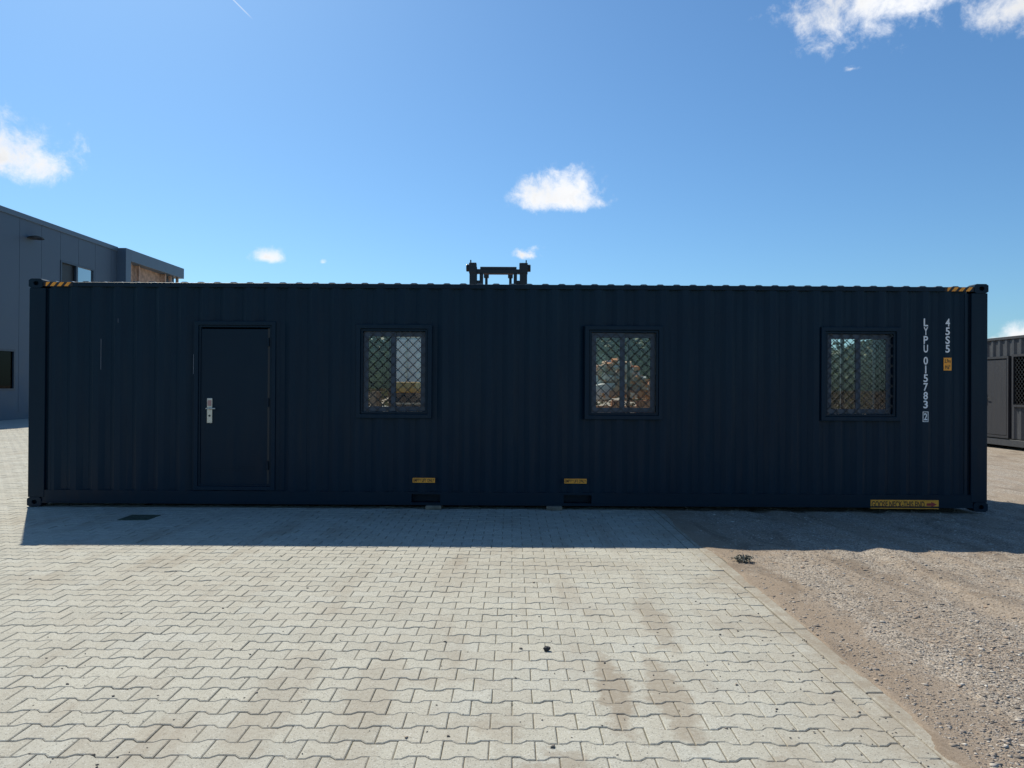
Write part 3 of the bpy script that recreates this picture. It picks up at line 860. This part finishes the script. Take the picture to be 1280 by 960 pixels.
# ------------------------------------------------------------------ dark building on the left
BX = -22.0
bld = empty('office_building', (BX, 36, 0)); tag(bld, 'tall anthracite metal-clad building beyond the left end of the container', 'building')
bld.matrix_parent_inverse if False else None
def bp(mb, name, m, parent=None, bevel=0.0):
    o = mb.build(name, m, None, bevel, 1)
    root = parent or bld
    o.parent = root
    if root is bld: o.matrix_parent_inverse = Matrix.Translation(bld.location).inverted()
    return o
H = 9.2
win_up = (36.05, 38.95, 5.75, 7.62); win_lo = (30.2, 32.8, 1.28, 3.09)
edges = [23.6, 25.2, 26.8, 28.4, 30.0, 31.5, 33.05, 34.6, 36.05, 37.55, 39.05, 40.6, 41.2]
for a, b_ in zip(edges[:-1], edges[1:]):
    cuts = [w for w in (win_up, win_lo) if w[0] < b_ - .05 and w[1] > a + .05]
    m = MB(); g = .009
    if not cuts: m.box(BX - .1, BX, a + g, b_ - g, .3, H - .22)
    else:
        w = cuts[0]; ya, yb = max(a + g, w[0]), min(b_ - g, w[1])
        m.box(BX - .1, BX, a + g, b_ - g, .3, w[2]).box(BX - .1, BX, a + g, b_ - g, w[3], H - .22)
        if ya > a + g + .02: m.box(BX - .1, BX, a + g, ya, w[2], w[3])
        if yb < b_ - g - .02: m.box(BX - .1, BX, yb, b_ - g, w[2], w[3])
    bp(m, 'wall_panel', M['claddark'])
bp(MB().box(BX - 14, BX - .11, 23.6, 48.4, 0, H - .3), 'building_core', M['black'])
bp(MB().box(BX - .12, BX + .02, 23.6, 41.2, 0, .3), 'plinth', M['claddark'])
bp(MB().box(BX - .2, BX + .06, 23.5, 41.2, H - .22, H + .02), 'roof_trim', M['cladtrim'], None, .01)
bp(MB().box(BX - 14.1, BX - .21, 23.5, 48.5, H - .28, H - .04), 'roof', M['cladtrim'])
for nm, (ya, yb, za, zb), lab, op in (('window', win_up, 'upper window with one tilted sash', True), ('window', win_lo, 'ground-floor window', False)):
    # frame lies in the yz plane
    fr = MB(); t_ = .09
    fr.box(BX - .09, BX + .025, ya, yb, zb - t_, zb).box(BX - .09, BX + .025, ya, yb, za, za + t_).box(BX - .09, BX + .025, ya, ya + t_, za + t_, zb - t_).box(BX - .09, BX + .025, yb - t_, yb, za + t_, zb - t_)
    ym = ya + (yb - ya) * .47; fr.box(BX - .09, BX + .02, ym - .07, ym + .07, za + t_, zb - t_)
    o = bp(fr, nm, M['pvc']); o['label'] = lab
    for k, (a, b_) in enumerate(((ya + t_, ym - .07), (ym + .07, yb - t_))):
        pn = MB().box(BX - .06, BX - .045, a, b_, za + t_, zb - t_, Matrix.Rotation(-.09, 3, 'Y') if op and k == 0 else None, (BX, a, za + t_)); q = bp(pn, 'pane', M['glass_sky'] if op else M['glass_dark'], o); q.matrix_parent_inverse = Matrix.Translation(bld.location).inverted() @ Matrix.Identity(4)
        q.matrix_parent_inverse = o.matrix_world.inverted()
lamp = MB()
for k in range(6):
    r = .34 * math.sin((k + 1) / 6 * math.pi / 2); lamp.tube((BX + .28, 33.75, 8.32 - k * .022), (BX + .28, 33.75, 8.30 - k * .022), r, n=18)
lamp.box(BX - .002, BX + .2, 33.71, 33.79, 8.26, 8.30); bp(lamp, 'wall_lamp', M['black'])
# projecting portal with a timber-lined loggia at the far end
PX = BX + .5
bp(MB().box(BX - .2, PX, 41.2, 41.75, 0, H - .02), 'portal_post', M['cladtrim'], None, .01)
bp(MB().box(BX - .2, PX, 47.9, 48.5, 0, H - .02), 'portal_post', M['cladtrim'], None, .01) if False else None
bp(MB().box(BX - .2, PX, 41.75, 48.5, H - .68, H - .02), 'portal_beam', M['cladtrim'], None, .01)
yv = 41.75
while yv < 47.0:
    bp(MB().box(BX - .108, BX - .07, yv + .006, yv + .144, .1, H - .68), 'plank', M['timber']); yv += .15
for yv, w in ((42.3, .12), (43.2, .14), (46.4, .16), (47.2, .14), (48.2, .14)):
    bp(MB().box(PX - .42, PX - .42 + w, yv, yv + w, .1, H - .69), 'timber_post', M['timber'])

# ------------------------------------------------------------------ second container on the right, its long side lit by the sun
c2 = empty('container_office', (13.0, 19.1, 0), 0)
tag(c2, 'dark grey container with door and grilled window on the gravel at far right', 'container')
def c2p(mb, name, m, parent=None, bevel=0.0):
    """built along local x facing -y, then turned so that it faces -x"""
    mb.v = [(y_, -x_, z_) for x_, y_, z_ in mb.v]
    o = mb.build(name, m, parent or c2, bevel, 1); return o
L2 = 6.096
z0 = .09; z1 = z0 + 2.87
wl = corr_wall('side_wall', -L2, L2, z0 + .2, z1 - .06, .02, 1, [(-1.35, -.34, z0 + .22, z0 + 2.34), (-.12, .93, z0 + 1.06, z0 + 2.36)], M['anthracite'], c2, phase=.1, seed=5)
wl.rotation_euler = (0, 0, -math.pi / 2)
c2p(MB().box(-L2, L2, 0, .07, z0, z0 + .17), 'bottom_rail', M['anthracite'], None, .004)
c2p(MB().box(-L2, L2, 0, .07, z1 - .07, z1), 'top_rail', M['anthracite'], None, .004)
c2p(MB().box(-L2, L2, .072, 2.43, z0 + .02, z0 + .2), 'floor', M['black'])
c2p(MB().box(-L2, L2, .072, 2.43, z1 - .05, z1 - .004), 'roof', M['anthracite'])
c2p(MB().box(-L2, L2, 2.40, 2.438, z0 + .2, z1 - .05), 'side_wall', M['anthracite'])
for x in (-L2, L2 - .04): c2p(MB().box(x, x + .04, .075, 2.40, z0 + .2, z1 - .05), 'end_wall', M['anthracite'])
for x in (-L2, L2 - .18):
    for yv in (-.006, 2.28): c2p(MB().box(x, x + .18, yv, yv + .165, z0 - .01, z1 + .008), 'corner_post', M['anthracite'], None, .01)
d2 = c2p(MB().box(-1.29, -.40, .0, .045, z0 + .27, z0 + 2.28), 'door', M['doordark'], None, .004)
c2p(MB().ring_xz(-1.37, -.30, z0 + .20, z0 + 2.36, .06, -.02, .075), 'door_frame', M['doordark'], d2)
c2p(MB().box(-1.25, -1.19, -.016, -.001, z0 + 1.06, z0 + 1.36), 'handle_plate', M['steel'], d2)
c2p(MB().tube((-1.22, -.055, z0 + 1.25), (-1.09, -.055, z0 + 1.25), .011).tube((-1.22, 0, z0 + 1.25), (-1.22, -.055, z0 + 1.25), .011), 'door_lever', M['steel'], d2)
w2 = c2p(MB().ring_xz(-.15, .96, z0 + 1.03, z0 + 2.39, .06, -.03, .08), 'window', M['doordark'])
c2p(MB().box(-.1, .91, .05, .056, z0 + 1.08, z0 + 2.34), 'pane', M['glass_dark'], w2)
c2p(grille(-.1, .91, z0 + 1.08, z0 + 2.34, .0, .12, .12, .01), 'grille', M['black'], w2)
for k, yv in enumerate((14.2, 18.2, 24.0)):
    o = MB().box(13.0 - .03, 13.28, yv - .1, yv + .1, -.03, .088).build('wooden_block', M['wood'], None, .01, 1)
    tag(o, ('wooden block under the near end of the grey container', 'wooden block under the middle of the grey container', 'wooden block under the far end of the grey container')[k], 'block', 'blocks under the grey container')
c2['group'] = 'containers in the yard'; box['group'] = 'containers in the yard'

# ------------------------------------------------------------------ forklift behind the container, its mast showing over the roof
fk = empty('forklift', (-.29, 15.1, 0)); tag(fk, 'orange forklift parked behind the container with its dark mast above the roof', 'forklift')
for s in (-1, 1):
    m = MB().box(s * .51 - .075, s * .51 + .075, -.09, .09, .12, 4.0); m.box(s * .51 - .085, s * .51 + .065 if s < 0 else s * .51 + .085, -.1, .1, 3.86, 4.075)
    m.build('mast_rail', M['black'], fk, .008, 1)
    MB().box(s * .565 - .012, s * .565 + .012, -.03, .03, 4.07, 4.14).build('mast_pin', M['black'], fk)
    MB().tube((s * .58, 0, 3.98), (s * .655, 0, 3.98), .075, n=16).build('mast_roller', M['black'], fk, .01, 2)
    MB().box(s * .345 - .035, s * .345 + .035, -.07, .07, .15, 3.86).build('inner_rail', M['black'], fk, .006, 1)
    MB().tube((s * .245, .02, .2), (s * .245, .02, 3.3), .045).tube((s * .245, .02, 3.3), (s * .245, .02, 3.88), .028).build('lift_cylinder', M['black'], fk)
    MB().box(s * .245 - .05, s * .245 + .05, -.05, .06, 3.78, 3.87).build('chain_anchor', M['black'], fk)
    for zb in (3.62, 3.2, 2.6): MB().box(min(s * .38, s * .44), max(s * .38, s * .44), -.05, .05, zb, zb + .1).build('mast_bracket', M['black'], fk)
    MB().box(s * .32 - .06, s * .32 + .06, -1.25, -.12, .26, .30).box(s * .32 - .06, s * .32 + .06, -.17, -.12, .30, .95).build('fork', M['black'], fk)
m = MB().box(-.44, .44, -.06, .06, 3.86, 3.95).box(-.37, .37, -.05, .05, 3.95, 4.0).build('mast_crossbar', M['black'], fk, .006, 1)
MB().box(-.30, .30, -.055, -.03, 3.84, 3.872).build('crossbar_plate', plain('rusty_plate', (.22, .10, .06), .7), fk)
MB().box(-.55, .55, -.12, -.06, .35, .47).box(-.55, .55, -.12, -.06, .78, .9).build('fork_carriage', M['black'], fk)
MB().prism([(.25, .35), (.25, 1.0), (1.0, 1.15), (2.2, 1.2), (2.75, 1.0), (2.75, .35), (2.3, .28), (.8, .28)], 'x', -.58, .58).build('body', M['orange'], fk, .03, 2)
m = MB()
for s in (-1, 1):
    m.tube((s * .5, .35, 1.0), (s * .46, .6, 2.25), .035); m.tube((s * .5, 1.95, 1.15), (s * .46, 1.75, 2.25), .035); m.tube((s * .46, .6, 2.25), (s * .46, 1.75, 2.25), .035)
for k in range(7): yv = .6 + k * 1.15 / 6; m.tube((-.46, yv, 2.25), (.46, yv, 2.25), .02)
m.build('overhead_guard', M['black'], fk)
MB().box(-.25, .25, 1.2, 1.7, 1.18, 1.3).box(-.25, .25, 1.62, 1.74, 1.3, 1.85).build('seat', M['rubber'], fk, .03, 2)
for s in (-1, 1):
    for yv, r in ((.45, .36), (2.25, .29)):
        w_ = MB().tube((s * .45, yv, r), (s * .68, yv, r), r, n=26).build('wheel', M['rubber'], fk, .03, 2, False)
        MB().tube((s * .66, yv, r), (s * .69, yv, r), r * .55, n=18).build('rim', M['pale'], w_)

# ------------------------------------------------------------------ things glimpsed through the windows
c3 = empty('storage_container', (-2.98, 18.6, 0)); tag(c3, 'pale grey container end with lock rods seen through the window nearest the door', 'container', 'containers in the yard')
MB().box(0, 2.44, .06, 6.0, .12, 2.86).build('body', M['pale'], c3)
for a in (.06, 1.24):
    d = MB().box(a, a + 1.14, .0, .055, .2, 2.74).build('door', M['pale'], c3, .004, 1)
    for q in (.28, .82): MB().tube((a + q, -.03, .2), (a + q, -.03, 2.74), .018).build('lock_rod', M['steel'], d)
MB().ring_xz(-.01, 2.45, .10, 2.88, .07, -.012, .058).build('door_frame', M['pale'], c3)
ORD = ('lowest', 'second', 'third', 'fourth', 'fifth', 'sixth', 'seventh', 'eighth', 'ninth', 'tenth')
def pallet_stack(x, y, n, m, lab, cat, sx=1.2, sy=.8, h=.144):
    for k in range(n):
        e = empty('pallet', (x + random.gauss(0, .012), y + random.gauss(0, .012), k * h), random.gauss(0, .02))
        for q in range(5): a = -sx / 2 + q * (sx - .1) / 4; MB().box(a, a + .1, -sy / 2, sy / 2, .122, .1435).build('board', m, e)
        for yy_ in (-sy / 2, -.05, sy / 2 - .1):
            MB().box(-sx / 2, sx / 2, yy_, yy_ + .1, .0, .022).build('board', m, e)
            for xx_ in (-sx / 2, -.07, sx / 2 - .14): MB().box(xx_, xx_ + .14, yy_, yy_ + .1, .022, .122).build('block', m, e)
        tag(e, f'{ORD[k]} pallet from the ground in the {lab}', cat, 'pallets stacked behind the container')
pallet_stack(2.15, 15.2, 9, M['cardboard'], 'brown stack behind the middle window', 'pallet')
pallet_stack(-3.72, 17.4, 10, M['wood'], 'grey stack behind the window nearest the door', 'pallet')
def crate(x, y, z, s, m, lab):
    e = empty('crate', (x, y, z), random.gauss(0, .05))
    for k in range(4):
        a = .01 + k * s[2] / 4; b_ = (k + 1) * s[2] / 4 - .012
        for yy_ in (-s[1] / 2, s[1] / 2 - .02): MB().box(-s[0] / 2, s[0] / 2, yy_, yy_ + .02, a, b_).build('slat', m, e)
        for xx_ in (-s[0] / 2, s[0] / 2 - .02): MB().box(xx_, xx_ + .02, -s[1] / 2 + .02, s[1] / 2 - .02, a, b_).build('slat', m, e)
    MB().box(-s[0] / 2 + .02, s[0] / 2 - .02, -s[1] / 2 + .02, s[1] / 2 - .02, .0, .03).build('crate_floor', m, e)
    tag(e, lab, 'crate', 'crates behind the container')
def scrap_heap(x, y, z):
    rr = random.Random(21); m = MB(); rv = []
    for k in range(330):
        u, v = rr.uniform(-1, 1), rr.uniform(-1, 1); top = max(0, 1 - .55 * u * u - .8 * v * v) * .86; c = Vector((u * .6, v * .38, rr.uniform(.05, 1) ** .5 * top))
        w = [rr.uniform(.035, .10) for _ in range(3)]; c.z = max(c.z, max(w) * 1.2)
        rot = Matrix.Rotation(rr.uniform(0, 6.28), 3, 'Z') @ Matrix.Rotation(rr.uniform(-.7, .7), 3, 'X')
        m.box(c.x - w[0], c.x + w[0], c.y - w[1] * .6, c.y + w[1] * .6, c.z - w[2] * .6, c.z + w[2] * .6, rot); rv += [rr.random()] * 8
    o = m.build('scrap_heap', None, None, fix=False); o.location = (x, y, z)
    at = o.data.attributes.new('rnd', 'FLOAT', 'POINT'); at.data.foreach_set('value', rv)
    t = mat('mixed_scrap'); ramp = t.node('ShaderNodeValToRGB', {0: t.node('ShaderNodeAttribute', attribute_name='rnd').outputs['Fac']}); cr = ramp.color_ramp; cr.interpolation = 'CONSTANT'
    for p, c in ((.0, (.62, .22, .05)), (.28, (.50, .30, .16)), (.48, (.75, .66, .50)), (.62, (.35, .20, .12)), (.78, (.80, .42, .10)), (.9, (.55, .55, .52))):
        e = cr.elements[0] if p == 0 else cr.elements.new(p); e.position = p; e.color = c + (1,)
    cr.elements.remove(cr.elements[-1]) if cr.elements[-1].position == 1 else None
    setp(t, base=ramp.outputs[0], rough=.7); o.data.materials.append(t.mat)
    tag(o, 'heap of orange, brown and cream offcuts seen through the middle window', 'heap', kind='stuff')
scrap_heap(2.15, 15.2, 1.297)
def generator(x, y):
    e = empty('generator', (x, y, 0))
    MB().box(-.42, .42, -.35, .6, .22, 1.42).build('body', M['shade_blue2'], e, .03, 2)
    MB().prism([(-.37, 1.42), (.62, 1.42), (.5, 1.66), (-.25, 1.66)], 'x', -.43, .43).build('hood', plain('yellow_hood', (.55, .27, .03), .45), e, .02, 2)
    for k in range(6): MB().box(-.3, .3, -.362, -.348, .7 + k * .09, .74 + k * .09).build('vent_slat', M['steel'], e)
    for sx in (-1, 1): MB().tube((sx * .43, .1, .2), (sx * .56, .1, .2), .2, n=20).build('wheel', M['rubber'], e, .02, 2)
    tag(e, 'dark generator with a yellow hood behind the window nearest the door', 'generator')
generator(-2.34, 17.2)
crate(3.15, 15.6, .0, (.7, .6, 1.75), M['cardboard'], 'tall brown slatted crate on the right behind the middle window')
def sack(x, y, z):
    bm = bmesh.new(); bmesh.ops.create_cube(bm, size=1); bmesh.ops.subdivide_edges(bm, edges=bm.edges, cuts=4, use_grid_fill=True); rr = random.Random(3)
    for v in bm.verts:
        q = v.co.copy(); k = 1 - .25 * (abs(q.x * 2) ** 4 + abs(q.y * 2) ** 4) * .5; v.co = Vector((q.x * .34, q.y * .36, (q.z * k + .5) * .34 + rr.uniform(-.012, .012)))
    me = bpy.data.meshes.new('sack'); bm.to_mesh(me); bm.free(); me.materials.append(M['sack'])
    tag(link('sack', me, None, (x, y, z)), 'pale sack lying low behind the middle window', 'sack')
sack(1.83, 14.98, 1.298)
# trees and a hedge on the far side of the yard
def leaf_mat():
    t = mat('tree_leaves'); pos = t.node('ShaderNodeNewGeometry').outputs['Position']; r = t.node('ShaderNodeAttribute', attribute_name='rnd').outputs['Fac']
    setp(t, base=t.mix(r, (.035, .055, .018), (.10, .125, .04)), rough=.6, spec=.3); return t.mat
M['leaf'] = leaf_mat()
def tree(x, y, h, w, lab, seed):
    e = empty('tree', (x, y, -.02)); rr = np.random.default_rng(seed); m = MB(); m.tube((0, 0, 0), (0, 0, h * .45), .14, .09, 10)
    cl = []
    for k in range(9):
        a = k * 2.4; p0 = Vector((0, 0, h * (.25 + .04 * k))); p1 = Vector((math.cos(a) * w * .55, math.sin(a) * w * .55, h * (.4 + .055 * k))); m.tube(p0, p1, .05, .02, 6); cl.append(np.array(p1)); cl.append(np.array(p0.lerp(p1, .5)) + np.array((0, 0, .4)))
    m.build('trunk', M['wood'], e)
    n = 9000; c = np.array(cl)[rr.integers(0, len(cl), n)] + rr.normal(0, w * .17, (n, 3)); d = rr.normal(0, 1, (n, 3)); d /= np.linalg.norm(d, axis=1)[:, None]
    u = np.cross(d, (0.3, .2, .9)); u /= np.linalg.norm(u, axis=1)[:, None]; v = np.cross(d, u); s = rr.uniform(.06, .14, (n, 1))
    P = np.stack((c - u * s * 1.4, c - v * s * .7, c + u * s * 1.4, c + v * s * .7), 1).reshape(-1, 3); P[:, 2] = np.maximum(P[:, 2], .15)
    me = bpy.data.meshes.new('crown'); me.from_pydata(P.tolist(), [], np.arange(n * 4).reshape(-1, 4).tolist())
    at = me.attributes.new('rnd', 'FLOAT', 'POINT'); at.data.foreach_set('value', np.repeat(rr.random(n), 4)); me.materials.append(M['leaf']); link('crown', me, e); tag(e, lab, 'tree', 'trees beyond the yard')
tree(-5.3, 29, 4.0, 2.7, 'leafy green tree glimpsed through the window nearest the door', 1)
tree(4.6, 31, 4.2, 2.9, 'leafy green tree glimpsed through the middle window', 2)
tree(13.2, 29, 3.0, 2.4, 'low leafy tree glimpsed through the window nearest the white numbers', 4)
